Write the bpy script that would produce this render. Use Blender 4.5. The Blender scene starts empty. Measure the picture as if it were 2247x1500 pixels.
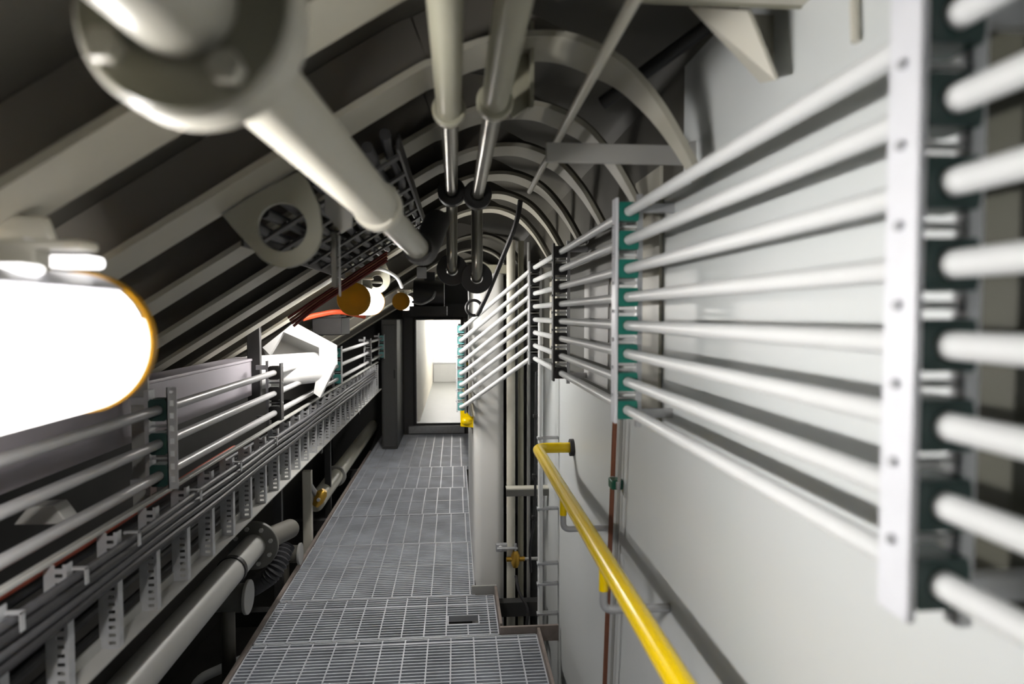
import bpy, bmesh, math, random
from mathutils import Vector, Matrix
random.seed(7)
C = bpy.context.scene.collection
sc = bpy.context.scene
PI = math.pi

# ------------------------------------------------------------------ camera, world, exposure
W, H, F = 2247, 1500, 1450.0
EYE = Vector((0, 0, 1.5))
TH = math.radians(2.37)
PS = math.radians(4.87)
cam_d = bpy.data.cameras.new('camera')
cam_d.sensor_width = 36.0
cam_d.lens = F / W * 36.0
cam_d.clip_start = 0.02
cam_d.dof.use_dof = True
cam_d.dof.focus_distance = 3.2
cam_d.dof.aperture_fstop = 2.6
cam_d.dof.aperture_blades = 0
cam = bpy.data.objects.new('camera', cam_d)
C.objects.link(cam)
cam.location = EYE
cam.rotation_euler = (PI / 2 - TH, 0, -PS)
sc.camera = cam
ROT = cam.rotation_euler.to_matrix()

w = bpy.data.worlds.new('world')
sc.world = w
w.use_nodes = True
w.node_tree.nodes['Background'].inputs[0].default_value = (0.8, 0.85, 0.9, 1)
w.node_tree.nodes['Background'].inputs[1].default_value = 0.006
sc.view_settings.view_transform = 'Standard'
sc.view_settings.look = 'None'
sc.view_settings.gamma = 1.0
sc.view_settings.exposure = 0.32
sc.cycles.diffuse_bounces = 2
LAMP_GLOW = 190.0         # luminance of the bare tube inside the near lamp


def ray(px, py):
    return ROT @ Vector(((px - W / 2) / F, -(py - H / 2) / F, -1.0))


def P(px, py, d):          # photograph point at distance d down the passage
    r = ray(px, py)
    return EYE + r * (d / r.y)


def PX(px, py, X):         # photograph point on the plane at x = X
    r = ray(px, py)
    return EYE + r * (X / r.x)


def PZ(px, py, z):         # photograph point on the plane at height z
    r = ray(px, py)
    return EYE + r * ((z - EYE.z) / r.z)


# ------------------------------------------------------------------ materials
def mat(name, col, rough=0.5, metal=0.0, var=0.12, scale=6.0, bump=0.0, spec=0.5):
    m = bpy.data.materials.new(name)
    m.use_nodes = True
    nt = m.node_tree
    b = nt.nodes['Principled BSDF']
    b.inputs['Roughness'].default_value = rough
    b.inputs['Metallic'].default_value = metal
    b.inputs['Specular IOR Level'].default_value = spec
    tc = nt.nodes.new('ShaderNodeTexCoord')
    nz = nt.nodes.new('ShaderNodeTexNoise')
    nz.inputs['Scale'].default_value = scale
    nz.inputs['Detail'].default_value = 6
    nt.links.new(tc.outputs['Object'], nz.inputs['Vector'])
    mx = nt.nodes.new('ShaderNodeMix')
    mx.data_type = 'RGBA'
    mx.inputs[6].default_value = tuple(c * (1 - var) for c in col) + (1,)
    mx.inputs[7].default_value = tuple(min(1, c * (1 + var)) for c in col) + (1,)
    nt.links.new(nz.outputs['Fac'], mx.inputs[0])
    nt.links.new(mx.outputs[2], b.inputs['Base Color'])
    if bump:
        bp = nt.nodes.new('ShaderNodeBump')
        bp.inputs['Strength'].default_value = bump
        bp.inputs['Distance'].default_value = 0.01
        nt.links.new(nz.outputs['Fac'], bp.inputs['Height'])
        nt.links.new(bp.outputs[0], b.inputs['Normal'])
    return m


M = {}
M['wall'] = mat('wall_paint', (0.70, 0.73, 0.735), 0.4, var=0.05, scale=2)
M['hull'] = mat('hull_paint', (0.10, 0.095, 0.08), 0.6, var=0.25, scale=3)
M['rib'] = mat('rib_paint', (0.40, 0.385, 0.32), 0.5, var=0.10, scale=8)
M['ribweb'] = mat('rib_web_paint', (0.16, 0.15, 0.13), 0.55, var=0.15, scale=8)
M['cream'] = mat('cream_paint', (0.62, 0.60, 0.52), 0.35, var=0.06, scale=5)
M['olive'] = mat('olive_paint', (0.36, 0.35, 0.27), 0.35, var=0.1, scale=9)
M['pipe'] = mat('pipe_paint', (0.50, 0.49, 0.42), 0.3, var=0.06, scale=9)
M['steel'] = mat('tube_steel', (0.73, 0.745, 0.75), 0.36, metal=0.0, var=0.06, scale=14)
M['galv'] = mat('galvanised', (0.50, 0.51, 0.53), 0.42, metal=0.55, var=0.22, scale=40)
M['white'] = mat('white_enamel', (0.80, 0.80, 0.80), 0.35, var=0.04)
M['coverw'] = mat('cover_plate', (0.78, 0.79, 0.84), 0.4, metal=0.1, var=0.06, scale=30)
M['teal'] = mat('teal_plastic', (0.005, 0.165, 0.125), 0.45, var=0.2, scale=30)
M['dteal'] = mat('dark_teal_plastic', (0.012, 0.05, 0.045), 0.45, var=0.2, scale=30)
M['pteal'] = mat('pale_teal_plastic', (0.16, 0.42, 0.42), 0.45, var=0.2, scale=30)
M['black'] = mat('black_plastic', (0.018, 0.018, 0.019), 0.5, var=0.3, scale=30)
M['cable'] = mat('black_cable', (0.018, 0.018, 0.020), 0.55, var=0.4, scale=60)
M['greycable'] = mat('grey_cable', (0.045, 0.045, 0.05), 0.55, var=0.4, scale=60)
M['red'] = mat('red_cable', (0.55, 0.07, 0.02), 0.45, var=0.2, scale=30)
M['dred'] = mat('dark_red_cable', (0.16, 0.02, 0.012), 0.5, var=0.2, scale=30)
M['yellow'] = mat('yellow_paint', (0.93, 0.65, 0.0), 0.24, var=0.03, scale=3)
M['grating'] = mat('grating_steel', (0.54, 0.57, 0.66), 0.5, metal=0.1, var=0.6, scale=4)
M['rust'] = mat('rusty_edge', (0.26, 0.22, 0.20), 0.65, metal=0.2, var=0.4, scale=20)
M['dark'] = mat('dark_steel', (0.045, 0.045, 0.045), 0.5, metal=0.2, var=0.3, scale=10)
M['panel'] = mat('dark_grey_panel', (0.11, 0.11, 0.10), 0.5, var=0.12, scale=5)
M['greypaint'] = mat('grey_door_paint', (0.085, 0.085, 0.085), 0.45, var=0.1, scale=4)
M['midgrey'] = mat('mid_grey_paint', (0.36, 0.36, 0.345), 0.4, var=0.06, scale=6)
M['copper'] = mat('copper_pipe', (0.32, 0.13, 0.08), 0.4, metal=0.5, var=0.2, scale=20)
M['brass'] = mat('brass', (0.60, 0.36, 0.06), 0.3, metal=0.8, var=0.2, scale=20)
M['bilge'] = mat('bilge_paint', (0.035, 0.033, 0.03), 0.6, var=0.4, scale=4)
M['beige'] = mat('beige_paint', (0.62, 0.57, 0.48), 0.45, var=0.06, scale=3)
M['greysteel'] = mat('grey_tube', (0.40, 0.40, 0.41), 0.35, metal=0.1, var=0.08, scale=14)
M['darkolive'] = mat('dark_olive', (0.055, 0.055, 0.04), 0.5, var=0.1)
M['column'] = mat('column_paint', (0.86, 0.86, 0.84), 0.35, var=0.03, scale=3)
M['lilac'] = mat('lilac_grey_paint', (0.30, 0.28, 0.31), 0.5, var=0.1, scale=4)
M['green'] = mat('green_plastic', (0.01, 0.10, 0.06), 0.4, var=0.2)


def emis(name, col, s):
    m = bpy.data.materials.new(name)
    m.use_nodes = True
    nt = m.node_tree
    nt.nodes.clear()
    e = nt.nodes.new('ShaderNodeEmission')
    e.inputs[0].default_value = col + (1,)
    e.inputs[1].default_value = s
    o = nt.nodes.new('ShaderNodeOutputMaterial')
    nt.links.new(e.outputs[0], o.inputs[0])
    return m


M['glow'] = emis('lamp_glow', (1.0, 0.97, 0.93), LAMP_GLOW)
M['glow2'] = emis('far_lamp_glow', (1.0, 0.96, 0.90), 145.0)
d_ = bpy.data.materials.new('frosted_tube')       # clear plastic drum that glows softly
d_.use_nodes = True
nt = d_.node_tree
nt.nodes.clear()
t_ = nt.nodes.new('ShaderNodeBsdfTransparent')
e_ = nt.nodes.new('ShaderNodeEmission')
e_.inputs[0].default_value = (1.0, 0.97, 0.94, 1)
e_.inputs[1].default_value = 2.5
a_ = nt.nodes.new('ShaderNodeAddShader')
o_ = nt.nodes.new('ShaderNodeOutputMaterial')
nt.links.new(t_.outputs[0], a_.inputs[0])
nt.links.new(e_.outputs[0], a_.inputs[1])
nt.links.new(a_.outputs[0], o_.inputs[0])
M['frosted'] = d_
c_ = bpy.data.materials.new('clear_plastic')
c_.use_nodes = True
nt = c_.node_tree
p_ = nt.nodes['Principled BSDF']
p_.inputs['Base Color'].default_value = (0.75, 0.74, 0.80, 1)
p_.inputs['Roughness'].default_value = 0.15
t_ = nt.nodes.new('ShaderNodeBsdfTransparent')
m_ = nt.nodes.new('ShaderNodeMixShader')
m_.inputs[0].default_value = 0.30
nt.links.new(t_.outputs[0], m_.inputs[1])
nt.links.new(p_.outputs[0], m_.inputs[2])
nt.links.new(m_.outputs[0], nt.nodes['Material Output'].inputs[0])
M['clear'] = c_
a = mat('amber_cap', (0.40, 0.20, 0.005), 0.35, var=0.15, scale=30)
nt = a.node_tree
tr = nt.nodes.new('ShaderNodeBsdfTranslucent')
tr.inputs[0].default_value = (0.55, 0.30, 0.01, 1)
ms = nt.nodes.new('ShaderNodeMixShader')
ms.inputs[0].default_value = 0.05
out = nt.nodes['Material Output']
nt.links.new(nt.nodes['Principled BSDF'].outputs[0], ms.inputs[1])
nt.links.new(tr.outputs[0], ms.inputs[2])
nt.links.new(ms.outputs[0], out.inputs[0])
M['amber'] = a


# ------------------------------------------------------------------ mesh builder
class MB:
    def __init__(self):
        self.v, self.f = [], []

    def add(self, vs, fs):
        n = len(self.v)
        self.v += [Vector(p) for p in vs]
        self.f += [tuple(i + n for i in f) for f in fs]
        return self

    def box(self, a, b):
        x0, x1 = sorted((a[0], b[0]))
        y0, y1 = sorted((a[1], b[1]))
        z0, z1 = sorted((a[2], b[2]))
        vs = [(x0, y0, z0), (x1, y0, z0), (x1, y1, z0), (x0, y1, z0),
              (x0, y0, z1), (x1, y0, z1), (x1, y1, z1), (x0, y1, z1)]
        return self.add(vs, [(3, 2, 1, 0), (4, 5, 6, 7), (0, 1, 5, 4), (1, 2, 6, 5), (2, 3, 7, 6), (3, 0, 4, 7)])

    def bar(self, p, q, wx, wy, up=(0, 0, 1)):   # rectangular bar from p to q
        p, q = Vector(p), Vector(q)
        t = (q - p).normalized()
        u = t.cross(Vector(up))
        if u.length < 1e-4:
            u = t.cross(Vector((1, 0, 0)))
        u.normalize()
        n = u.cross(t)
        vs = []
        for c in (p, q):
            for s, r in ((-1, -1), (1, -1), (1, 1), (-1, 1)):
                vs.append(c + u * (s * wx / 2) + n * (r * wy / 2))
        return self.add(vs, [(3, 2, 1, 0), (4, 5, 6, 7), (0, 1, 5, 4), (1, 2, 6, 5), (2, 3, 7, 6), (3, 0, 4, 7)])

    def tube(self, pts, r, n=16, cap=True):
        pts = [Vector(p) for p in pts]
        rs = r if isinstance(r, (list, tuple)) else [r] * len(pts)
        rings = []
        t0 = (pts[1] - pts[0]).normalized()
        u = t0.cross(Vector((0, 0, 1)))
        if u.length < 1e-3:
            u = t0.cross(Vector((1, 0, 0)))
        u.normalize()
        vs = []
        for i, p in enumerate(pts):
            if i == 0:
                t = t0
            elif i == len(pts) - 1:
                t = (pts[i] - pts[i - 1]).normalized()
            else:
                t = ((pts[i + 1] - p).normalized() + (p - pts[i - 1]).normalized())
                t = t.normalized() if t.length > 1e-6 else t0
            u = (u - t * u.dot(t)).normalized()
            b = t.cross(u)
            for k in range(n):
                a_ = 2 * PI * k / n
                vs.append(p + (u * math.cos(a_) + b * math.sin(a_)) * rs[i])
        fs = []
        m = len(pts)
        for i in range(m - 1):
            for k in range(n):
                k2 = (k + 1) % n
                fs.append((i * n + k, i * n + k2, (i + 1) * n + k2, (i + 1) * n + k))
        if cap:
            fs.append(tuple(range(n - 1, -1, -1)))
            fs.append(tuple((m - 1) * n + k for k in range(n)))
        return self.add(vs, fs)

    def cyl(self, p, q, r, n=20):
        return self.tube([p, q], r, n)

    def prism(self, pts, vec):      # closed polygon pushed along vec
        pts = [Vector(p) for p in pts]
        n = len(pts)
        vec = Vector(vec)
        vs = pts + [p + vec for p in pts]
        fs = [tuple(range(n - 1, -1, -1)), tuple(range(n, 2 * n))]
        for i in range(n):
            j = (i + 1) % n
            fs.append((i, j, n + j, n + i))
        return self.add(vs, fs)

    def ring(self, outer, inner, vec):   # plate with a hole, equal point counts
        n = len(outer)
        vec = Vector(vec)
        o = [Vector(p) for p in outer]
        i_ = [Vector(p) for p in inner]
        vs = o + i_ + [p + vec for p in o] + [p + vec for p in i_]
        fs = []
        for k in range(n):
            j = (k + 1) % n
            fs += [(k, n + k, n + j, j), (2 * n + k, 2 * n + j, 3 * n + j, 3 * n + k),
                   (k, j, 2 * n + j, 2 * n + k), (n + k, 3 * n + k, 3 * n + j, n + j)]
        return self.add(vs, fs)

    def build(self, name, m, parent=None, bevel=0.0, smooth=35, seg=2):
        me = bpy.data.meshes.new(name)
        org = Vector((0, 0, 0))
        if parent is None and self.v:
            org = sum(self.v, Vector((0, 0, 0))) / len(self.v)
        elif parent is not None:
            org = Vector(parent['_org']) if '_org' in parent else Vector((0, 0, 0))
        me.from_pydata([v - org for v in self.v], [], self.f)
        bm = bmesh.new()
        bm.from_mesh(me)
        bmesh.ops.recalc_face_normals(bm, faces=bm.faces)
        bm.to_mesh(me)
        bm.free()
        me.polygons.foreach_set('use_smooth', [True] * len(me.polygons))
        me.set_sharp_from_angle(angle=math.radians(smooth))
        me.materials.append(m if not isinstance(m, str) else M[m])
        o = bpy.data.objects.new(name, me)
        C.objects.link(o)
        if parent is None:
            o.location = org
        else:
            o.parent = parent
        if bevel:
            b = o.modifiers.new('bevel', 'BEVEL')
            b.width = bevel
            b.segments = seg
            b.limit_method = 'ANGLE'
            b.angle_limit = math.radians(40)
        TMP.append((o, org))
        return o


TMP = []


def tag(o, label, cat, group=None):
    o['label'] = label
    o['category'] = cat
    if group:
        o['group'] = group
    return o


def thing(name, org, label, cat, group=None):
    o = bpy.data.objects.new(name, None)
    o.empty_display_size = 0.05
    C.objects.link(o)
    o.location = org
    o['_org'] = list(org)
    return tag(o, label, cat, group)


def sub(o, parent_org):        # lets a part carry sub-parts in world coordinates
    o['_org'] = list(parent_org)
    return o


def structure(o):
    o['kind'] = 'structure'
    return o


def smooth_path(pts, k=8):
    pts = [Vector(p) for p in pts]
    out = []
    n = len(pts)
    for i in range(n - 1):
        p0, p1, p2, p3 = pts[max(i - 1, 0)], pts[i], pts[i + 1], pts[min(i + 2, n - 1)]
        for j in range(k):
            t = j / k
            out.append(0.5 * ((2 * p1) + (p2 - p0) * t + (2 * p0 - 5 * p1 + 4 * p2 - p3) * t * t
                              + (3 * p1 - p0 - 3 * p2 + p3) * t ** 3))
    out.append(pts[-1])
    return out


def bend(pts, r=0.05, k=6):    # polyline with rounded corners
    pts = [Vector(p) for p in pts]
    out = [pts[0]]
    for i in range(1, len(pts) - 1):
        a_, b, c = pts[i - 1], pts[i], pts[i + 1]
        d1, d2 = (a_ - b), (c - b)
        rr = min(r, d1.length * .48, d2.length * .48)
        s, e = b + d1.normalized() * rr, b + d2.normalized() * rr
        for j in range(k + 1):
            t = j / k
            out.append(s * (1 - t) ** 2 + b * 2 * t * (1 - t) + e * t * t)
    out.append(pts[-1])
    return out


def circ(c, r, n, ax='y', a0=0.0):
    c = Vector(c)
    o = []
    for k in range(n):
        a_ = a0 + 2 * PI * k / n
        if ax == 'y':
            o.append(c + Vector((math.cos(a_) * r, 0, math.sin(a_) * r)))
        elif ax == 'x':
            o.append(c + Vector((0, math.cos(a_) * r, math.sin(a_) * r)))
        else:
            o.append(c + Vector((math.cos(a_) * r, math.sin(a_) * r, 0)))
    return o


def rect_around(c, hx, hz, n):     # n points of an x-z rectangle, matched to circ()
    c = Vector(c)
    o = []
    for k in range(n):
        a_ = 2 * PI * k / n
        dx, dz = math.cos(a_), math.sin(a_)
        s = min(hx / abs(dx) if abs(dx) > 1e-6 else 1e9, hz / abs(dz) if abs(dz) > 1e-6 else 1e9)
        o.append(c + Vector((dx * s, 0, dz * s)))
    return o


def E(z):
    return EYE.z + z


# ================================================================== THE SETTING
BACK, END, FAR = -3.4, 8.42, 15.6
XW = 0.49                           # face of the right-hand wall
PROFILE = [(-1.47, -.464), (-1.05, -.196), (-.626, .075), (-.12, .397), (-.03, .447), (.06, .485), (.167, .50), (.24, .487),
           (.31, .45), (.37, .385), (.415, .315), (.45, .25)]
prof = smooth_path([(x, 0, z) for x, z in PROFILE], 6)


def offset_profile(off):
    o = []
    for i, p in enumerate(prof):
        t = (prof[min(i + 1, len(prof) - 1)] - prof[max(i - 1, 0)]).normalized()
        n = Vector((-t.z, 0, t.x))
        o.append(p + n * off)
    return o


NCUT = max(i for i, p in enumerate(prof) if p.x < .19) + 1
l_ = offset_profile(.115)[:NCUT]
CURVE = smooth_path([(l_[-1].x, 0, l_[-1].z), (.27, 0, .605), (.36, 0, .595), (.43, 0, .58), (.47, 0, .56), (XW, 0, .53)], 5)
sh_in = l_[:-1] + CURVE
sh_out = offset_profile(.13)[:NCUT - 1] + [p + Vector((.012, 0, .015)) for p in CURVE]
mb = MB()
poly = [Vector((p.x, BACK, E(p.z))) for p in sh_in] + [Vector((p.x, BACK, E(p.z))) for p in reversed(sh_out)]
n_ = len(sh_in)
vs, fs = [], []
for y in (BACK, END + .1):
    vs += [(p.x, y, E(p.z)) for p in sh_in] + [(p.x, y, E(p.z)) for p in sh_out]
for i in range(n_ - 1):
    fs += [(i, i + 1, 2 * n_ + i + 1, 2 * n_ + i), (n_ + i, 3 * n_ + i, 3 * n_ + i + 1, n_ + i + 1)]
fs += [(0, 2 * n_, 3 * n_, n_), (n_ - 1, 2 * n_ - 1, 4 * n_ - 1, 3 * n_ - 1)]
for b_ in (0, 2 * n_):
    for i in range(n_ - 1):
        fs.append((b_ + i, b_ + i + 1, b_ + n_ + i + 1, b_ + n_ + i))
mb.add(vs, fs)
structure(mb.build('ceiling', 'hull'))

mb = MB().prism([(XW, BACK, -.5), (XW, END + .1, -.5), (XW, END + .1, E(.29)), (XW, 1.40, E(.29)), (XW, 1.40, E(.55)), (XW, BACK, E(.55))], (.04, 0, 0))
structure(mb.build('wall_right', 'wall'))
structure(MB().box((XW, 1.402, E(.291)), (XW + .04, END + .1, E(.55))).build('wall_right_shade', 'hull'))  # upper wall beyond the near ribs in dark hull colour, standing in for shade
structure(MB().box((-1.60, BACK, -.5), (-1.55, END + .1, E(-.36))).build('wall_left', 'bilge'))
structure(MB().box((-1.60, BACK - .05, -.55), (XW + .1, END + .1, -.5)).build('floor', 'bilge'))
structure(MB().box((-1.6, BACK - .05, -.5), (XW + .1, BACK, E(.75))).build('wall_back', 'wall'))
# end bulkhead with the doorway
dl, dr = P(913, 702, END), P(1011, 926, END)
mb = MB()
mb.box((-1.6, END, -.5), (dl.x, END + .08, E(.75)))
mb.box((dr.x, END, -.5), (XW + .1, END + .08, E(.75)))
mb.box((dl.x, END, dl.z), (dr.x, END + .08, E(.75)))
mb.box((dl.x, END, -.5), (dr.x, END + .08, dr.z))
structure(mb.build('wall_end', 'greypaint'))
mb = MB()
t = .035
mb.box((dl.x - t, END - .03, dr.z - t), (dl.x, END - .001, dl.z + t))
mb.box((dr.x, END - .03, dr.z - t), (dr.x + t, END - .001, dl.z + t))
mb.box((dl.x, END - .03, dl.z), (dr.x, END - .001, dl.z + t))
mb.box((dl.x, END - .03, dr.z - t), (dr.x, END - .001, dr.z))
structure(mb.build('trim_1', 'dark', bevel=.006))
structure(MB().box((dl.x - .1, END - .10, .0), (dr.x + .05, END - .032, .1)).build('trim_2', 'galv', bevel=.01))
# compartment beyond the door
structure(MB().box((dl.x - .06, END + .09, 0), (dl.x - .01, FAR, 1.9)).build('wall_far_left', 'beige'))
structure(MB().box((.55, END + .09, 0), (.6, FAR, 1.9)).build('wall_far_right', 'wall'))
structure(MB().box((dl.x - .06, FAR, 0), (.6, FAR + .05, 1.9)).build('wall_far_end', 'white'))
structure(MB().box((dl.x - .06, END + .09, 1.9), (.6, FAR, 1.95)).build('ceiling_far', 'white'))
structure(MB().box((dl.x - .06, END + .09, -.05), (.6, FAR, 0)).build('floor_far', 'panel'))
# right-hand wall of the narrow stretch behind the column
structure(MB().box((.17, 5.3, -.5), (.22, END, E(.30))).build('wall_right_far', 'wall'))


# ================================================================== LAMPS
def tube_lamp(X, Z, y0, y1, label, glow, brackets=True, r=.087):
    o = Vector((X, (y0 + y1) / 2, E(Z)))
    t = thing('tube_lamp', o, label, 'lamp', 'tubular lamps under the sloping hull')
    n = 48
    lo, hi = math.radians(160), math.radians(380)   # lit part: from 20 degrees above the side, round the bottom
    pts = [(math.cos(lo + (hi - lo) * k / n), math.sin(lo + (hi - lo) * k / n)) for k in range(n + 1)]
    vs, fs = [], []
    for y in (y0 + .02, y1 - .02):
        vs += [(X + c * r, y, E(Z) + s * r) for c, s in pts]
    fs = [(k, k + 1, n + 2 + k, n + 1 + k) for k in range(n)]
    MB().add(vs, fs).build('diffuser', 'frosted', t)
    MB().cyl((X, y0 + .03, E(Z)), (X, y1 - .03, E(Z)), .016, 20).build('fluorescent_tube', glow, t)
    # reflector housing: upper part of the drum, with thickness
    lo2, hi2 = math.radians(50), math.radians(130)
    outer = [(math.cos(lo2 + (hi2 - lo2) * k / 24), math.sin(lo2 + (hi2 - lo2) * k / 24)) for k in range(25)]
    poly = [(X + c * r, y0 + .02, E(Z) + s * r) for c, s in outer] + [(X + c * (r - .006), y0 + .02, E(Z) + s * (r - .006)) for c, s in reversed(outer)]
    MB().prism(poly, (0, y1 - y0 - .04, 0)).build('reflector_housing', 'lampgrey', t)
    for s0, s1 in ((20, 50), (130, 160)):                 # clear strips of the drum beside the reflector
        pc = [(math.cos(math.radians(s0 + (s1 - s0) * k / 8)), math.sin(math.radians(s0 + (s1 - s0) * k / 8))) for k in range(9)]
        vs = [(X + c * r, y, E(Z) + s_ * r) for y in (y0 + .02, y1 - .02) for c, s_ in pc]
        MB().add(vs, [(k, k + 1, 10 + k, 9 + k) for k in range(8)]).build('clear_strip', 'clear', t)
    for ya, yb in ((y0, y0 + .02), (y1 - .02, y1)):
        MB().tube([(X, ya, E(Z)), (X, ya + .003, E(Z)), (X, yb - .003, E(Z)), (X, yb, E(Z))], [r * .985, r * 1.035, r * 1.035, r * .985], 48).build('end_cap', 'amber', t)
    MB().tube([(X, y1 - .026, E(Z)), (X, y1 - .022, E(Z))], r * .975, 40).build('end_plate', 'lampgrey', t)
    if brackets:
        for y in (y0 + .12, y1 - .12):
            b = MB()
            b.box((X - .02, y - .015, E(Z) + r * .9), (X + .02, y + .015, E(Z) + r + .03))
            b.box((X - .07, y - .02, E(Z) + r + .02), (X + .07, y + .02, E(Z) + r + .03))
            b.build('mounting_clamp', 'cream', t, bevel=.003)
    return t


M['strip'] = emis('strip_light_glow', (1.0, 0.97, 0.96), 2.2)
M['lampgrey'] = mat('lamp_housing', (0.62, 0.63, 0.68), 0.3, var=0.05)
L1 = P(190, 750, .9)
tube_lamp(L1.x, L1.z - 1.5, .47, .90, 'large glaring tubular lamp close at hand on the left under the hull', M['glow'])
L2, L3 = P(776, 656, 2.92), P(880, 661, 5.3)
tube_lamp(L2.x, L2.z - 1.5, 2.92, 3.52, 'tubular lamp with the larger amber end cap hanging midway along', M['glow2'], r=.070)
tube_lamp(L3.x, L3.z - 1.5, 5.3, 5.9, 'tubular lamp with the smaller amber end cap near the doorway', M['glow2'], r=.068)
# lamp in the compartment beyond the doorway
t = thing('ceiling_lamp', (-.1, 12, 1.88), 'long white ceiling lamp in the bright compartment past the doorway', 'lamp')
MB().box((-.16, 11.6, 1.86), (-.04, 15.3, 1.899)).build('lamp_housing', 'white', t)
MB().box((-.15, 11.65, 1.835), (-.05, 15.25, 1.859)).build('diffuser', emis('far_room_glow', (1, .97, .92), 75.0), t)


# ================================================================== RIBS
def rib(y0, w_, label, xmax=9):
    o = Vector((0, y0 + w_ / 2, E(.5)))
    t = thing('curved_rib', o, label, 'rib', 'curved frame ribs of the vault')
    n = sum(1 for p in prof if p.x <= xmax)
    ins, outs, far = offset_profile(0)[:n], offset_profile(.012)[:n], offset_profile(.113)[:n]
    web = []
    for a_, b_ in zip(outs, far):           # the web gets shallower where the vault turns into the wall
        f_ = 1.0 if a_.x < .05 else max(.22, 1 - (a_.x - .05) / .2)
        web.append(a_ + (b_ - a_) * f_)
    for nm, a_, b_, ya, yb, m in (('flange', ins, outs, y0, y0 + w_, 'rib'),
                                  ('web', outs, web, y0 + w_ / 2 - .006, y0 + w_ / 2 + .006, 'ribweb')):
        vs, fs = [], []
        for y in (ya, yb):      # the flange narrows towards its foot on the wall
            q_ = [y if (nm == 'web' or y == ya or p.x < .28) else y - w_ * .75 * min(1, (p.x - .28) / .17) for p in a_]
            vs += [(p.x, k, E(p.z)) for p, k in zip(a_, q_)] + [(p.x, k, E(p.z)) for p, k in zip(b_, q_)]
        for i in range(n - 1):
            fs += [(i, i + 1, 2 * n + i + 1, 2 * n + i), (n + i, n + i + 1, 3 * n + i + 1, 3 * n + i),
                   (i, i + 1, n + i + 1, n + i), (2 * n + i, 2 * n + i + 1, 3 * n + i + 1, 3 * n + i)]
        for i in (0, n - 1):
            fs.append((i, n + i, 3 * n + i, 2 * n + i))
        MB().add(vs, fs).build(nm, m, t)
    return t


RIBS = [(.43, 'pale sloping rib nearest the viewer, mostly above the frame', .1), (.81, 'pale sloping rib that passes behind the big round flange', .15),
        (1.20, 'pale curved rib carrying the large holed lifting lug', 9), (1.59, 'curved rib just beyond the rib with the large lug', 9),
        (1.98, 'curved rib second beyond the rib with the large lug', 9), (2.37, 'curved rib third beyond the rib with the large lug', 9),
        (2.76, 'curved rib just before the nearer amber capped lamp', 9), (3.15, 'curved rib carrying the small lifting lug', 9),
        (4.25, 'curved rib midway between the two amber capped lamps', 9), (5.05, 'curved rib holding the dark motor over the doorway', 9),
        (6.2, 'curved rib beyond the farther amber capped lamp', 9), (7.3, 'farthest curved rib, next to the dark end bulkhead', 9)]
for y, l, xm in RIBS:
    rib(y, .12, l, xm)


# ================================================================== FLOOR GRATING
XL, XR = -.925, .375


def grating(y0, y1, x0, x1, label, hole=None, thick=()):
    o = Vector(((x0 + x1) / 2, y0, 0))
    t = thing('grating_panel', o, label, 'floor grating', 'walkway grating panels')
    b = MB()
    y = y0 + .015
    while y < y1 - .01:
        if hole and hole[2] < y < hole[3]:
            b.box((x0, y - .0035, -.028), (hole[0], y + .0035, 0))
            b.box((hole[1], y - .0035, -.028), (x1, y + .0035, 0))
        else:
            b.box((x0, y - .0035, -.028), (x1, y + .0035, 0))
        y += .0255
    b.build('bearing_bars', 'grating', t)
    b = MB()
    x = x0 + .06 + random.uniform(-.02, .02)
    while x < x1 - .02:
        if hole and hole[0] < x < hole[1]:
            b.box((x - .0032, y0, -.012), (x + .0032, hole[2], .001))
            b.box((x - .0032, hole[3], -.012), (x + .0032, y1, .001))
        else:
            b.box((x - .0032, y0, -.012), (x + .0032, y1, .001))
        x += .104
    b.build('cross_bars', 'gratehi', t)
    b = MB()
    for ya in (y0 + .003, y1 - .003):
        b.box((x0, ya - .003, -.03), (x1, ya + .003, .001))
    for q in thick:
        b.box((x0, q - .005, -.012), (x1, q + .005, .0018))
    for xa in (x0 + .003, x1 - .003):
        b.box((xa - .003, y0, -.03), (xa + .003, y1, .001))
    if hole:
        b.box((hole[0] - .003, hole[2] - .003, -.03), (hole[0] + .003, hole[3] + .003, .001))
        b.box((hole[1] - .003, hole[2] - .003, -.03), (hole[1] + .003, hole[3] + .003, .001))
        b.box((hole[0], hole[2] - .003, -.03), (hole[1], hole[2] + .003, .001))
        b.box((hole[0], hole[3] - .003, -.03), (hole[1], hole[3] + .003, .001))
    b.build('edge_frame', 'gratehi', t)
    return t


M['gratehi'] = mat('grating_bright_bars', (0.52, 0.54, 0.59), 0.42, metal=0.1, var=0.25, scale=7)
h0, h1 = PZ(983, 1370, 0), PZ(1050, 1348, 0)
grating(-1.2, .48, XL, XR, 'grating panel under the viewer, below the picture edge')
grating(.484, 1.9, XL, XR, 'grating panel just below the bottom picture edge')
grating(1.904, 3.03, XL, XR, 'full width grating panel at the bottom of the picture', thick=(2.98,))
grating(3.034, 3.48, XL, .20, 'grating panel with the small dark rectangular opening', hole=(h0.x, h1.x, h0.y, h1.y), thick=(3.37,))
grating(3.484, 4.31, XL, .10, 'grating panel beside the foot of the pale column', thick=(3.93,))
grating(4.314, 4.95, XL, .10, 'worn grating panel just past the column foot')
grating(4.954, 5.7, XL, .10, 'grating panel level with the pale post on the left edge', thick=(5.3,))
grating(5.704, 6.5, XL, .10, 'grating panel second from the doorway step', thick=(6.1,))
grating(6.504, 8.3, XL, .16, 'farthest grating panel, in front of the doorway step', thick=(7.0, 7.5))
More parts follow.
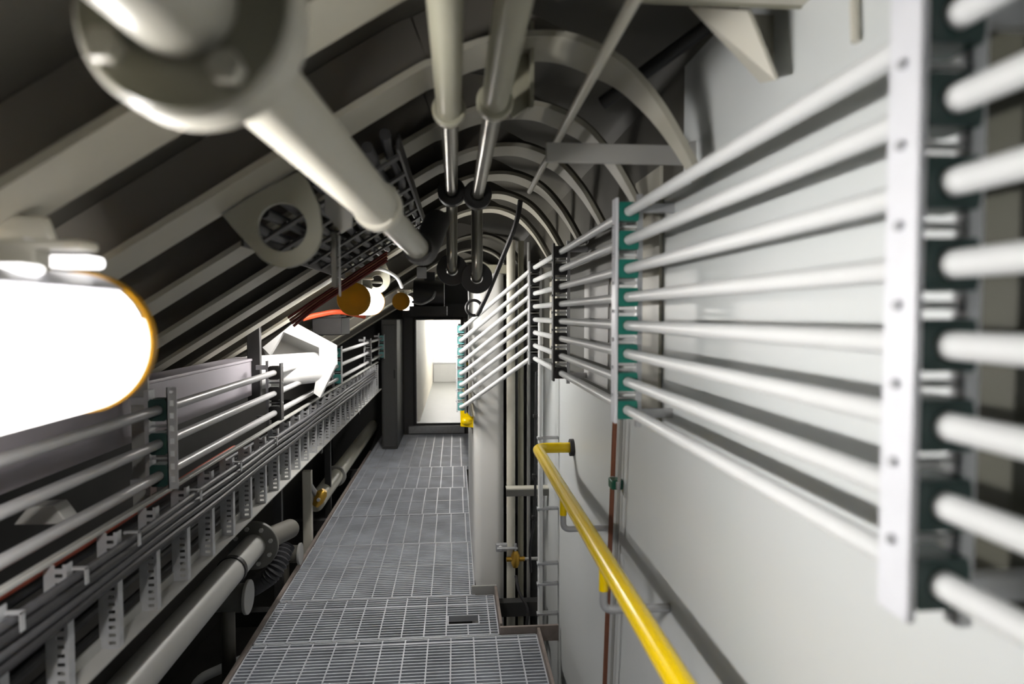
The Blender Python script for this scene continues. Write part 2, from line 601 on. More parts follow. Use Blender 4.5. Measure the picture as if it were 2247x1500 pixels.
# raised kick plates round the walkway
tag(MB().box((XL - .02, -1.2, -.05), (XL - .002, 7.3, .012)).build('edge_angle', 'rust'), 'rust coloured edge angle along the left side of the walkway', 'edge strip')
tag(MB().box((XR + .002, -1.2, -.05), (XR + .014, 3.03, .03)).build('edge_angle', 'rust'), 'brown edge angle at the foot of the right wall', 'edge strip')
tag(MB().box((.202, 3.035, -.04), (XW - .01, 3.05, .035)).build('kick_plate', 'rust', bevel=.002), 'low kick plate across the front of the pipe recess', 'kick plate', 'kick plates round the pipe recess')
tag(MB().box((.202, 3.055, -.04), (.216, 3.49, .045)).build('kick_plate', 'rust', bevel=.002), 'low kick plate running along the left of the pipe recess', 'kick plate', 'kick plates round the pipe recess')
tag(MB().box((.08, 3.494, -.04), (.216, 3.508, .045)).build('kick_plate', 'midgrey', bevel=.002), 'short kick plate in front of the pale column', 'kick plate', 'kick plates round the pipe recess')
# under-floor beams that carry the grating
for i, (y, l) in enumerate(((.2, 'beam under the grating below the picture'), (1.9, 'beam under the bottom grating panel'), (3.48, 'beam under the grating by the column'),
                            (5.0, 'beam under the middle of the walkway'), (6.6, 'beam under the far end of the walkway'))):
    tag(MB().box((-1.2, y - .03, -.11), (XW - .03, y + .03, -.034)).build('floor_beam', 'dark'), 'dark steel ' + l, 'beam', 'beams under the walkway')

# ================================================================== RIGHT WALL: conduits and clamp stacks
ZS = [.228 - .0630 * i for i in range(8)]
XC, RC = .383, .0112
ORD = ['topmost', 'second from top', 'third from top', 'fourth from top', 'fifth from top', 'sixth from top', 'seventh from top', 'lowest']


def x_of(px, d):
    return P(px, 700, d).x


S5Y = 3.60
X5 = x_of(1011, S5Y)
z5 = [P(1011, 722 + 24.2 * i, S5Y).z - 1.5 for i in range(8)]
for i, z in enumerate(ZS):
    pts = bend([(XC, -.6, E(z)), (XC, 3.30, E(z)), (X5, 3.54, E(z5[i])), (X5, 5.1, E(z5[i]))], .05)
    tag(MB().tube(pts, RC, 16).build('conduit', 'steel'), ORD[i] + ' of the eight pale conduits along the right wall', 'conduit', 'eight conduits on the right wall')


def clamp_stack(y, sgn, xin, zs, m, label, r=RC, pitch=.063, hz=.0205, hx=.0225, hy=.019, cover='coverw', spacer='white', xc=None, group='clamp stacks'):
    xc = xin + sgn * (hx + .008) if xc is None else xc
    o = Vector((xc + sgn * (hx + .02), y, E(sum(zs) / len(zs))))
    t = thing('clamp_stack', o, label, 'pipe clamp', group)
    zt, zb = max(zs) + pitch * .48, min(zs) - pitch * .48
    s = MB()
    x0 = xc + sgn * hx
    sw = .008 if sgn > 0 else .019
    s.box((x0, y - sw, E(zb) - .01), (x0 + sgn * .012, y + sw, E(zt) + .01))
    s.build('strut', 'galv', t)
    xw_ = (XW - .0005) if (sgn > 0 and y < 3.5) else (x0 + sgn * (.012 + (.045 if sgn < 0 else 0)))
    if abs(xw_ - x0) > .02:
        for zq in (zt - .02, zb + .02):
            MB().box((x0 + sgn * .012, y - .008, E(zq) - .010), (xw_, y + .008, E(zq) + .010)).build('standoff', 'galv', t)
    xa = xc - sgn * hx
    c = MB().box((xa - sgn * .007, y - hy, E(zb)), (xa, y + hy, E(zt))).build('cover_strip', cover, t, bevel=.0015)
    n = 24
    for z in zs:
        b = MB()
        ctr = Vector((xc, y - hy, E(z)))
        b.ring(rect_around(ctr, hx, hz, n), circ(ctr, r + .0006, n), (0, 2 * hy, 0))
        b.build('clamp_block', m, t)
    zz = sorted(zs)
    for a_, b_ in zip(zz[:-1], zz[1:]):
        zm = (a_ + b_) / 2
        MB().tube([(xc - sgn * hx, y, E(zm)), (xc + sgn * hx, y, E(zm))], .0035, 8).build('clamp_screw', spacer, t)
        MB().cyl((xa - sgn * .007, y, E(zm)), (xa - sgn * .011, y, E(zm)), .0042, 8).build('bolt_head', 'galv', t)
    return t


YA = EYE.y
S2Y = .36 / ((P(2026, 700, 1).x))        # near face plane of the blurred stack
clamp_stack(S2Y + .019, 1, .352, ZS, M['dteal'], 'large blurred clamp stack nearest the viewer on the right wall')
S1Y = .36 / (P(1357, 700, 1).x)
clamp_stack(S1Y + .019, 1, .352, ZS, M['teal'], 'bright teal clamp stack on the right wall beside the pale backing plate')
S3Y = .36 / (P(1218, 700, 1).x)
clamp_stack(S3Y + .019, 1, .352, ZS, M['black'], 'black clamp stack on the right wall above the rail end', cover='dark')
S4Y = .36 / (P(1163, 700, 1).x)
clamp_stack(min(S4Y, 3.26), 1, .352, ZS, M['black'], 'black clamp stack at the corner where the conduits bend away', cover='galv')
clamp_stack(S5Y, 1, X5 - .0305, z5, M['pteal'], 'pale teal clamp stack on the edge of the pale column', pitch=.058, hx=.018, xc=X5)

tag(MB().box((XW - .022, PX(2232, 700, XW - .022).y, E(-.262)), (XW - .0005, PX(2108, 700, XW - .022).y, E(.50))).build('dark_strip', 'darkolive', bevel=.001), 'dark olive upright strip on the wall behind the nearest blurred clamp stack', 'channel')  # flat dark olive strip set upright on the wall
# backing plate, dark panel and pale strips behind the conduits
a0, a1 = PX(1397, 402, XW - .006), PX(1446, 942, XW - .006)
tag(MB().box((XW - .009, a1.y, a1.z), (XW - .0005, a0.y, P(1397, 402, a0.y).z)).build('backing_plate', 'cream', bevel=.001), 'pale cream backing plate on the right wall by the teal clamp stack', 'plate')
y_b, y_c = PX(1352, 700, XW - .006).y, PX(1168, 700, XW - .006).y
t = thing('cable_cabinet', (XW, (y_b + y_c) / 2, E(0)), 'flat dark grey cabinet with pale squares on the wall behind the conduits', 'cabinet')
MB().box((XW - .008, y_b, E(-.25)), (XW - .0005, y_c - .02, E(.30))).build('back_board', 'panel', t)
ya, yb = PX(1335, 700, XW - .01).y, PX(1283, 700, XW - .01).y
for k in range(5):
    z0 = .12 - k * .075
    MB().box((XW - .012, ya, E(z0)), (XW - .008, yb, E(z0 - .058))).build('pale_square', 'white', t, bevel=.001)  # white squares set in a column on the dark board
ya, yb = PX(1222, 700, XW - .02).y, PX(1206, 700, XW - .02).y
MB().box((XW - .02, ya, E(-.23)), (XW - .008, yb, E(.19))).build('pale_strut', 'cream', t)

# copper pipe and its grey companion with a green clamp
p0, p1 = PX(1350, 905, XW - .017), PX(1327, 1500, XW - .017)
p2 = p1 + (p1 - p0) * .8
tag(MB().tube([p0 + Vector((0, 0, .02)), p0, p1, p2], .0075, 12).build('copper_pipe', 'copper'), 'thin reddish copper pipe down the right wall below the teal clamps', 'pipe')
q0, q1 = PX(1364, 920, XW - .017), PX(1341, 1500, XW - .017)
q2 = q1 + (q1 - q0) * .8
tag(MB().tube([q0, q1, q2], .005, 10).build('grey_pipe', 'midgrey'), 'thin grey pipe beside the copper pipe on the right wall', 'pipe')
c = PX(1347, 1060, XW - .025)
t = thing('pipe_clip', c, 'small dark green clip holding the copper pipe', 'clip')
MB().box(c + Vector((-.012, -.022, -.014)), c + Vector((.022, .022, .014))).build('clip_body', 'green', t, bevel=.003)
for dy in (-.033, .033):
    MB().cyl(c + Vector((.004, dy, -.008)), c + Vector((.004, dy, .012)), .006, 10).build('clip_bolt', 'galv', t)

# ================================================================== HANDRAIL
XH = PX(1432, 1400, .33).x
zr = PX(1432, 1400, .335).z
ye = PX(1178, 962, .335).y
t = thing('handrail', (.335, 1.3, zr), 'yellow handrail running along the right wall', 'handrail')
pts = bend([(.335, -.8, zr), (.335, ye, zr), (XW - .001, ye + .001, zr)], .05)
MB().tube(pts, .0215, 24).build('rail_tube', 'yellow', t)
MB().cyl((XW - .017, ye, zr), (XW - .0005, ye, zr), .036, 20).build('wall_flange', 'dark', t)
for y in (PX(1325, 1215, .335).y, PX(1236, 1080, .335).y, .75):
    MB().tube([(.335, y, zr - .015), (.335, y, zr - .075)], .011, 12).build('rail_stub', 'yellow', t)
    MB().tube(bend([(.335, y, zr - .075), (.335, y, zr - .12), (XW - .001, y, zr - .12)], .035), .0095, 12).build('rail_bracket', 'galv', t)

zf = P(1022, 925, 3.75).z
t = thing('handrail', (.06, 5, zf), 'yellow handrail end seen head on beside the pale column', 'handrail')
xf = P(1019, 925, 3.75).x
MB().tube(bend([(.10, 3.80, zf + .004), (xf, 3.75, zf), (xf, 8.1, zf), (.16, 8.2, zf)], .04), .021, 20).build('rail_tube', 'yellow', t)
MB().prism([(xf - .022, 3.765, zf - .03), (xf + .07, 3.765, zf - .04), (xf + .055, 3.765, zf + .01), (xf - .01, 3.765, zf + .075), (xf - .022, 3.765, zf + .06)], (0, .012, 0)).build('end_plate', 'yellow', t, bevel=.003)

# ================================================================== COLUMN AND PIPES IN THE RECESS
x0, x1, y0, y1, rr = .098, .268, 3.66, 5.28, .045
pl = []
for cx, cy, a0_ in ((x1 - rr, y1 - rr, 0), (x0 + rr, y1 - rr, 90), (x0 + rr, y0 + rr, 180), (x1 - rr, y0 + rr, 270)):
    for k in range(9):
        a_ = math.radians(a0_ + 90 * k / 8)
        pl.append((cx + rr * math.cos(a_), cy + rr * math.sin(a_), -.45))
t = thing('duct_column', (.18, 4.4, 0), 'pale rounded duct column standing at the right of the walkway', 'column')
t['kind'] = 'thing'
MB().prism(pl, (0, 0, .45 + P(1075, 600, 3.66).z)).build('casing', 'column', t, smooth=50)
zc = P(1075, 600, 3.66).z
MB().box((.085, 3.645, zc), (.285, 5.29, zc + .05)).build('cap_beam', 'olive', t, bevel=.004)


def vpipe(px, d, r, m, label, z0=-.45, z1=E(.40), name='standpipe'):
    p = P(px, 900, d)
    return tag(MB().cyl((p.x, d, z0), (p.x, d, z1), r, 20).build(name, m), label, 'pipe')


vpipe(1121, 3.56, .024, 'cream', 'thick cream standpipe right beside the pale column')
vpipe(1143, 3.60, .016, 'olive', 'thinner olive standpipe behind the cream standpipe')
vpipe(1160, 3.66, .010, 'midgrey', 'thin grey standpipe in the recess by the black cable')
pe = P(1186, 900, 3.12)
t = thing('cable_conduit', (pe.x, 3.12, .6), 'pale vertical conduit on the right wall beside the black cable', 'conduit')
MB().cyl((pe.x, 3.12, -.3), (pe.x, 3.12, E(-.02)), .0125, 16).build('conduit_tube', 'steel', t)
for py in (960, 1115, 1235, 1280, 1345):
    z = P(1186, py, 3.12).z
    MB().box((pe.x - .017, 3.105, z - .006), (XW - .0005, 3.135, z + .006)).build('conduit_clip', 'galv', t, bevel=.002)
pts = [P(1177, 815, 3.2), P(1176, 900, 3.2), P(1175, 1000, 3.2), P(1173, 1130, 3.2), P(1163, 1200, 3.22), P(1165, 1255, 3.25)]
t = thing('black_cable', P(1175, 900, 3.2), 'black cable tied beside the pale vertical conduit', 'cable')
MB().tube(smooth_path(pts, 6), .0065, 10).build('cable_sheath', 'cable', t)
for py, px in ((912, 1176), (1043, 1174), (1134, 1173)):
    p = P(px - 1, py, 3.2)
    MB().box(p - Vector((.012, .01, .009)), p + Vector((.012, .01, .009))).build('cable_tie', 'black', t, bevel=.003)
pts = [P(1132, 1262, 3.45), P(1140, 1300, 3.4), P(1157, 1335, 3.36), P(1155, 1375, 3.34), P(1152, 1420, 3.34)]
tag(MB().tube(smooth_path(pts, 6), .008, 10).build('drain_hose', 'cable'), 'short black hose curving down from the brass valve', 'hose')
# cross bracket and valve
a0, a1 = P(1111, 1066, 3.45), P(1196, 1086, 3.45)
t = thing('pipe_bracket', (a0 + a1) / 2, 'grey horizontal bracket across the standpipes', 'bracket')
MB().box((a0.x, 3.44, a1.z), (XW - .0005, 3.46, a1.z + .035)).build('bracket_web', 'panel', t)
MB().box((a0.x, 3.44, a1.z + .035), (XW - .0005, 3.50, a1.z + .042)).build('bracket_lip', 'cream', t)
c = P(1131, 1226, 3.53)
t = thing('stop_valve', c, 'small brass stop valve with grey lever on the standpipe', 'valve')
MB().tube([c + Vector((0, 0, -.045)), c + Vector((0, 0, -.02)), c + Vector((0, 0, .02)), c + Vector((0, 0, .045))], [.014, .024, .024, .014], 16).build('valve_body', 'brass', t)
MB().cyl(c + Vector((-.05, 0, 0)), c + Vector((.05, 0, 0)), .013, 14).build('valve_union', 'brass', t)
MB().cyl(c + Vector((.05, 0, .0)), c + Vector((.13, 0, .0)), .009, 12).build('branch_pipe', 'midgrey', t)
MB().cyl(c + Vector((0, 0, .045)), c + Vector((0, 0, .085)), .007, 10).build('valve_stem', 'galv', t)
MB().box(c + Vector((-.10, -.012, .055)), c + Vector((.012, .012, .066))).build('lever', 'galv', t, bevel=.003)
c = P(1100, 1200, 3.56)
t = thing('pressure_fitting', c, 'small grey square fitting left of the brass valve', 'fitting')
MB().box(c - Vector((.03, .012, .022)), Vector((P(1121, 900, 3.56).x - .015, 3.572, c.z + .022))).build('fitting_body', 'galv', t, bevel=.004)
MB().cyl(c + Vector((-.005, -.02, 0)), c + Vector((-.005, -.012, 0)), .012, 12).build('fitting_dial', 'white', t)

# ================================================================== OVERHEAD PIPES
def drop_pipe(X, Z, dcol, dend, zb, label):
    o = Vector((X, dcol, E(Z)))
    t = thing('overhead_pipe', o, label, 'pipe', 'twin overhead pipes')
    MB().tube([(X, -.6, E(Z)), (X, dcol, E(Z))], .0225, 24).build('thick_section', 'olive', t)
    b = MB()
    b.ring(circ((X, dcol - .006, E(Z)), .031, 28), circ((X, dcol - .006, E(Z)), .0176, 28), (0, .022, 0))
    b.build('collar', 'olive', t, bevel=.003)
    MB().tube(bend([(X, dcol, E(Z)), (X, dend, E(Z)), (X, dend, E(zb)), (X, dend + .16, E(zb))], .055, 10), .0175, 20).build('thin_section', 'steelpipe', t)
    b = MB()
    b.ring(circ((X, dend + .03, E(zb)), .05, 28), circ((X, dend + .03, E(zb)), .0185, 28), (0, .014, 0))
    b.build('elbow_flange', 'black', t, bevel=.002)
    b = MB()
    b.ring(circ((X, dend - .09, E(Z)), .042, 28), circ((X, dend - .09, E(Z)), .0185, 28), (0, .05, 0))
    b.build('rubber_sleeve', 'black', t, bevel=.004)


M['steelpipe'] = mat('bare_pipe', (0.34, 0.33, 0.29), 0.25, metal=0.7, var=0.1, scale=9)
pa = P(985, 240, 1.22)
drop_pipe(pa.x, pa.z - 1.5, 1.22, 2.10, P(985, 590, 2.1).z - 1.5, 'olive overhead pipe straight above the walkway, left of its twin')
pb = P(1086, 222, 1.12)
drop_pipe(pb.x, pb.z - 1.5, 1.12, 2.06, P(1043, 608, 2.06).z - 1.5, 'olive overhead pipe slanting right of its vertical twin')
# big pipe with flange, closest to the lens
A, B_ = P(420, 30, .46), P(928, 556, 1.62)
ax = (B_ - A).normalized()


def along(s):
    return A + ax * s


Ltot = (B_ - A).length
col = P(834, 452, 1.06)
scol = (col - A).dot(ax)
t = thing('flanged_pipe', A, 'large cream pipe with the big blurred round flange at upper left', 'pipe')
MB().tube([along(0), along(scol)], .0335, 32).build('pipe_run', 'cream', t)
MB().tube([along(scol - .006), along(scol), along(scol + .022), along(scol + .028)], [.036, .039, .039, .036], 32).build('collar', 'cream', t)
MB().tube(bend([along(scol + .02), along(Ltot), along(Ltot) + Vector((.02, .12, .08))], .08), .0255, 24).build('thin_section', 'pipe', t)
MB().tube(bend([along(Ltot - .10), along(Ltot), along(Ltot) + Vector((.03, .16, .10))], .08), [.034] * 9, 20).build('rubber_elbow', 'black', t)
fl = sub(MB().tube([along(-.012), along(-.008), along(.018), along(.022)], [.069, .072, .072, .069], 48).build('flange', 'cream', t), A)
MB().tube([along(-.014), along(-.012)], [.0675, .0685], 48).build('flange_face', 'olive', t)
MB().tube([along(-.36), along(-.012)], .036, 32).build('pipe_stub', 'cream', t)
u = ax.cross(Vector((0, 0, 1))).normalized()
v = u.cross(ax)
for k in range(4):
    a_ = math.radians(-146 + 92 * k)
    p = along(-.014) + u * (math.cos(a_) * .054) + v * (math.sin(a_) * .054)
    MB().tube([p, p - ax * .012], .011, 6).build('bolt', 'cream', t, smooth=20)
# thin rod
pr = P(1300, 170, 1.05)
r0, r1 = P(1392, -2, .80), P(1162, 420, 2.2)
dd = (r1 - r0).normalized()
tag(MB().tube([r0 - dd * 1.0, r1], .0085, 14).build('pull_rod', 'cream'), 'long thin cream rod running overhead to the right of the twin pipes', 'rod')
# flat bar
a0, a1 = P(1198, 313, 1.34), P(1440, 361, 1.34)
t = thing('flat_bar', (a0 + a1) / 2, 'grey flat bar standing out level from the right wall', 'bar')
MB().box((a0.x, 1.335, a1.z), (XW - .005, 1.345, a0.z)).build('bar_blade', 'midgrey', t, bevel=.0015)
MB().box((XW - .012, 1.325, a1.z - .01), (XW - .0005, 1.355, a0.z + .005)).build('weld_foot', 'midgrey', t)
# dark hose crossing behind the rib foot
tag(MB().tube([P(1322, 226, 1.37), PX(1552, 58, XW - .015)], .014, 12).build('hose', 'black'), 'short dark hose crossing behind the rib at upper right', 'hose')
# small hanging channel plate beside the second overhead pipe
a0 = P(1125, 130, 1.25)
t = thing('hanger_plate', a0, 'angled olive hanger plate beside the slanting overhead pipe', 'bracket')
q = [P(1117, 100, 1.28), P(1172, 100, 1.28), P(1172, 225, 1.28), P(1124, 258, 1.28), P(1117, 245, 1.28)]
MB().prism(q, (0, .012, 0)).build('plate', 'olive', t)
MB().box(P(1160, 60, 1.28), P(1172, 235, 1.25)).build('plate_lip', 'olive', t)
# shelf bracket high on the right wall
df, db = PX(1742, 205, XW - .003).y, PX(1690, 182, XW - .003).y
ps0, ps1 = P(1400, 8, df - .01), P(1832, 36, df - .01)
zs_ = P(1640, 26, df).z
t = thing('shelf_bracket', (XW, (df + db) / 2, zs_), 'cream welded bracket with tapered gusset high on the right wall', 'bracket')
MB().box((ps0.x, df - .015, zs_ + .002), (XW - .001, df - .009, zs_ + .07)).build('shelf_lip', 'olive', t)
MB().box((ps0.x, df - .40, zs_ + .004), (XW - .001, df - .016, zs_ + .012)).build('shelf_plate', 'cream', t)
g = [P(1640, 24, df), P(1512, 15, db), P(1668, 182, db), P(1702, 176, df)]
MB().prism(g, (.005, 0, .003)).build('gusset', 'cream', t)
q = [P(1650, 30, df + .07), P(1760, 36, df + .07), P(1744, 203, df + .07), P(1702, 172, df + .07)]
MB().prism(q, (0, .005, 0)).build('gusset_web', 'cream', t)
# wall clip
a0 = PX(1876, 20, XW - .01)
tag(MB().tube([PX(1876, 0, XW - .006), PX(1878, 92, XW - .006)], .006, 8).build('wall_pin', 'cream'), 'short cream pin welded high on the right wall', 'pin')
# black hose from the ceiling to the conduits
pts = [P(1142, 440, 2.5), P(1132, 490, 2.55), P(1105, 560, 2.7), P(1072, 640, 2.85), P(1048, 690, 3.0)]
tag(MB().tube(smooth_path(pts, 8), .010, 12).build('hose', 'cable'), 'black hose hanging diagonally in front of the conduit bend', 'hose')
c = P(1040, 675, 3.05)
tag(MB().tube([c + Vector((.035 * math.cos(a_ / 24 * 2 * PI), .02 * a_ / 24, .035 * math.sin(a_ / 24 * 2 * PI))) for a_ in range(50)], .007, 8).build('coiled_hose', 'greycable'), 'small coil of dark hose at the end of the hanging hose', 'hose')


# ================================================================== LIFTING LUGS
def lug(outline, hc, hr, d, th, label, parent_rib):
    ctr = P(hc[0], hc[1], d)
    pts = [P(x, y, d) for x, y in outline]
    n = 64

    def hit(a_):
        dx, dz = math.cos(a_), math.sin(a_)
        best = 0.01
        for i in range(len(pts)):
            p, q = pts[i] - ctr, pts[(i + 1) % len(pts)] - ctr
            ex, ez = q.x - p.x, q.z - p.z
            den = dx * ez - dz * ex
            if abs(den) < 1e-12:
                continue
            t_ = (p.x * ez - p.z * ex) / den
            s_ = (p.x * dz - p.z * dx) / den
            if t_ > 0 and -1e-9 <= s_ <= 1 + 1e-9:
                best = max(best, t_)
        return ctr + Vector((dx * best, 0, dz * best))
    outer = [hit(2 * PI * k / n) for k in range(n)]
    inner = circ(ctr, hr * d / F, n)
    return tag(MB().ring(outer, inner, (0, th, 0)).build('lifting_lug', 'lug', bevel=.001), label, 'lug', 'lifting lugs under the ribs')


M['lug'] = mat('lug_paint', (0.24, 0.24, 0.20), 0.45, var=0.06, scale=8)
arc = [(625 + 82 * math.cos(math.radians(a_)), 503 + 84 * math.sin(math.radians(a_))) for a_ in range(0, 150, 10)]
lug([(485, 470), (560, 425), (655, 375), (672, 390), (700, 450)] + arc, (619, 498), 51, 1.30, .014, 'large grey lifting lug with a round hole under the near rib', None)
sc_ = .36
lug([(825 + (x - 620) * sc_, 612 + (y - 500) * sc_) for x, y in [(485, 470), (560, 425), (655, 375), (672, 390), (700, 450)] + arc], (827, 617), 13, 3.18, .014,
    'small pale lifting lug with a hole above the amber capped lamp', None)
t = thing('pipe_hanger', P(745, 470, 1.38), 'small grey hanger plate under the cream flanged pipe', 'bracket')
MB().prism([P(712, 425, 1.38), P(742, 420, 1.38), P(774, 470, 1.38), P(772, 497, 1.38), P(748, 510, 1.38), P(714, 470, 1.38)], (0, .012, 0)).build('plate', 'midgrey', t)
MB().box(P(726, 510, 1.38), P(742, 630, 1.40)).build('hanger_strut', 'panel', t)
MB().box(P(743, 515, 1.38), P(748, 650, 1.40)).build('hanger_rod', 'galv', t)

# lamp bracket on the rib at far left and the two bright bars above the lamp
a0, a1 = P(-60, 472, .90), P(122, 540, .90)
t = thing('lamp_bracket', (a0 + a1) / 2, 'beige bracket with two bright strip lights just above the glaring lamp', 'bracket')
MB().prism([P(-80, 468, .90), P(112, 478, .90), P(136, 540, .90), P(-80, 540, .90)], (0, -.02, 0)).build('bracket_plate', 'cream', t, bevel=.004)
MB().box(P(-40, 575, .70), P(105, 604, .74)).build('strip_light', 'strip', t, bevel=.006)
MB().box(P(95, 558, .84), P(236, 592, .88)).build('strip_light', 'strip', t, bevel=.006)
MB().box(P(52, 520, .84), P(78, 575, .86)).build('bracket_post', 'white', t)

# ================================================================== LEFT SIDE: ladder tray, conduits
K = 1.3
XLA = -.60 * K
ht, hb = .362 * K, .575 * K
YEND = 6.7
t = thing('cable_ladder', (XLA, 3, E(-ht)), 'long upright cable ladder with perforated rungs along the left side', 'cable tray')
MB().box((XLA - .012, .35, E(-ht) - .010), (XLA + .006, YEND, E(-ht))).build('top_rail', 'midgrey', t, bevel=.002)
b = MB()
b.box((XLA - .012, .35, E(-hb)), (XLA - .006, YEND, E(-hb) + .03))
b.box((XLA - .012, .35, E(-hb)), (XLA + .036, YEND, E(-hb) + .005))
b.build('bottom_rail', 'midgrey', t)
y = .87 * K
while y < YEND - .1:
    b = MB()
    z1, z0 = E(-ht) - .010, E(-hb) + .005
    xa, xb = XLA - .010, XLA + .032
    nslot = 15
    hgt = (z1 - z0) / nslot
    b.box((xa, y - .001, z0), (xa + .020, y + .001, z1))             # plain half of the face
    b.box((xb - .007, y - .001, z0), (xb, y + .001, z1))
    for s_ in range(nslot):
        b.box((xa + .020, y - .001, z0 + s_ * hgt), (xb - .007, y + .001, z0 + s_ * hgt + hgt * .55))
    b.box((xb - .0015, y + .001, z0), (xb, y + .02, z1))
    b.build('rung', 'galv', t)
    y += .146 * K
for i, (y, l) in enumerate(((.62, 'post carrying the cable ladder beside the viewer'), (3.75, 'post carrying the cable ladder near its middle'), (5.2, 'post carrying the far part of the cable ladder'))):
    t = thing('ladder_post', (-1.0, y, -.5), 'dark steel ' + l, 'post', 'posts carrying the cable ladder')
    MB().box((-1.02, y, -.5), (-.975, y + .035, E(-ht) - .03)).build('post', 'dark', t)
    MB().box((-1.02, y, E(-ht) - .03), (XLA - .013, y + .035, E(-ht) - .005)).build('arm', 'dark', t)
    MB().box((-.975, y, E(-hb) - .03), (XLA + .03, y + .035, E(-hb) - .001)).build('arm', 'dark', t)

XCL = -.62 * K
RL = .0132
hs = [.199 * K, .270 * K, .337 * K]
NM = ['upper', 'middle', 'lower']
for h, nm in zip(hs, NM):
    tag(MB().tube([(XCL, -.6, E(-h)), (XCL, 7.36, E(-h))], RL, 14).build('conduit', 'greysteel'), nm + ' of the three grey conduits above the cable ladder', 'conduit', 'three conduits on the left')
zsl = [-h for h in hs]
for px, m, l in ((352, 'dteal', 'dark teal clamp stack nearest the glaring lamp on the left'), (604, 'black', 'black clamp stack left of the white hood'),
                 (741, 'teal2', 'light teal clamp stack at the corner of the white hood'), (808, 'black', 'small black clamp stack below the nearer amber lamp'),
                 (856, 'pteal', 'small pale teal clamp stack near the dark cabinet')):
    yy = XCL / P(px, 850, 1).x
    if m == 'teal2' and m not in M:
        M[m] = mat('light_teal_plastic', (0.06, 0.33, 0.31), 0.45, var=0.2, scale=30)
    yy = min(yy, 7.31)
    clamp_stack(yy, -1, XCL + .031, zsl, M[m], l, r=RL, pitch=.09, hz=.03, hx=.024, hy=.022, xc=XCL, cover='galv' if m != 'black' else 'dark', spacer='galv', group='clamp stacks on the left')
# slotted upright beside the nearest left clamps, and struts behind
def slotted(x, y, z0, z1, label, m='galv', wd=.036):
    b = MB()
    n = max(3, int((z1 - z0) / .03))
    hgt = (z1 - z0) / n
    b.box((x, y, z0), (x + wd * .3, y + .003, z1))
    b.box((x + wd * .7, y, z0), (x + wd, y + .003, z1))
    for s in range(n):
        b.box((x + wd * .3, y, z0 + s * hgt), (x + wd * .7, y + .003, z0 + s * hgt + hgt * .55))
    b.box((x + wd * .3, y, z1 - .008), (x + wd * .7, y + .003, z1))
    b.box((x, y, z0), (x + .003, y + .03, z1))
    return tag(b.build('slotted_upright', m), label, 'strut', 'slotted uprights on the left')


p0, p1 = P(366, 850, 1.80), P(384, 1072, 1.80)
slotted(p0.x - .002, 1.80, p1.z, p0.z, 'slotted upright just right of the dark teal left clamps', wd=.026)
p0, p1 = P(285, 800, 1.95), P(330, 1110, 1.95)
tag(MB().box((p0.x, 1.95, p1.z), (p1.x, 1.96, p0.z)).build('support_strip', 'midgrey'), 'pale grey strip standing behind the dark teal left clamps', 'strut')
p0, p1 = P(540, 672, 3.1), P(572, 880, 3.1)
tag(MB().box((p0.x, 3.1, p1.z), (p1.x, 3.13, p0.z)).build('channel_post', 'dark', bevel=.003), 'dark channel post left of the white hood', 'post')
p0, p1 = P(355, 800, 2.1), P(366, 850, 2.1)
# cables inside and in front of the ladder
NC = [(-.030, -.53, .011, 'cable', 'uppermost black cable inside the ladder'), (-.028, -.56, .009, 'greycable', 'dark grey cable inside the ladder under the top one'),
      (-.032, -.60, .012, 'cable', 'thick black cable at mid height inside the ladder'), (-.029, -.64, .010, 'greycable', 'dark grey cable low inside the ladder'),
      (-.032, -.675, .012, 'cable', 'thick black cable low inside the ladder'), (-.028, -.71, .010, 'cable', 'lowest black cable lying on the ladder bottom rail'),
      (-.060, -.545, .010, 'greycable', 'grey cable at the back of the ladder, near its top'), (-.060, -.62, .012, 'cable', 'black cable at the back of the ladder, middle'),
      (-.060, -.69, .012, 'greycable', 'grey cable at the back of the ladder, bottom')]
for dx, h, r, m, l in NC:
    pts = []
    ph = random.uniform(0, 6)
    yy = .3
    while yy < YEND:
        pts.append((XLA + dx - .006 + .003 * math.sin(yy * 3 + ph), yy, E(h) + .009 * math.sin(yy * 2.3 + ph * 2)))
        yy += .16
    tag(MB().tube(pts, r, 10).build('ladder_cable', m), l, 'cable', 'cables laid in the ladder')
pts = [(XLA - .036, yy / 10, E(-.497) + .006 * math.sin(yy * .33)) for yy in range(3, 26)]
tag(MB().tube(pts, .010, 10).build('red_cable', 'red'), 'orange red cable running under the lowest left conduit', 'cable')
for j, (dx, h, r, m, l) in enumerate(((.042, -.510, .009, 'greycable', 'top cable strapped on the front of the ladder'), (.044, -.530, .0105, 'cable', 'second cable strapped on the front of the ladder'),
                                   (.043, -.552, .010, 'greycable', 'third cable strapped on the front of the ladder'), (.044, -.573, .010, 'cable', 'lowest cable strapped on the front of the ladder'))):
    pts = [(XLA + dx, yy / 10, E(h) + .002 * math.sin(yy * .7 + j)) for yy in range(3, 62)]
    tag(MB().tube(pts, r, 10).build('strapped_cable', m), 'dark ' + l, 'cable', 'cables strapped on the front of the ladder')
for px, py, l in ((30, 1345, 'lowest, nearest the bottom left corner'), (175, 1262, 'second from the bottom left corner'), (292, 1152, 'third from the bottom left corner'),
                  (430, 1062, 'fourth from the bottom left corner'), (520, 995, 'fifth from the bottom left corner'), (600, 935, 'farthest, beside the black clamps')):
    c = PX(px, py, XLA + .043)
    c.z = E(-.5405)
    s = MB()
    s.box(c + Vector((.012, -.006, .012)), c + Vector((.0145, .006, .045)))
    s.box(c + Vector((-.014, -.006, .042)), c + Vector((.0145, .006, .0455)))
    s.box(c + Vector((-.02, -.004, .040)), c + Vector((-.014, .004, .0455)))
    s.build('strap_clip', 'galv')
    tag(bpy.data.objects[C.objects[-1].name], 'bright clip round the strapped cables, ' + l, 'clip', 'clips round the strapped cables')

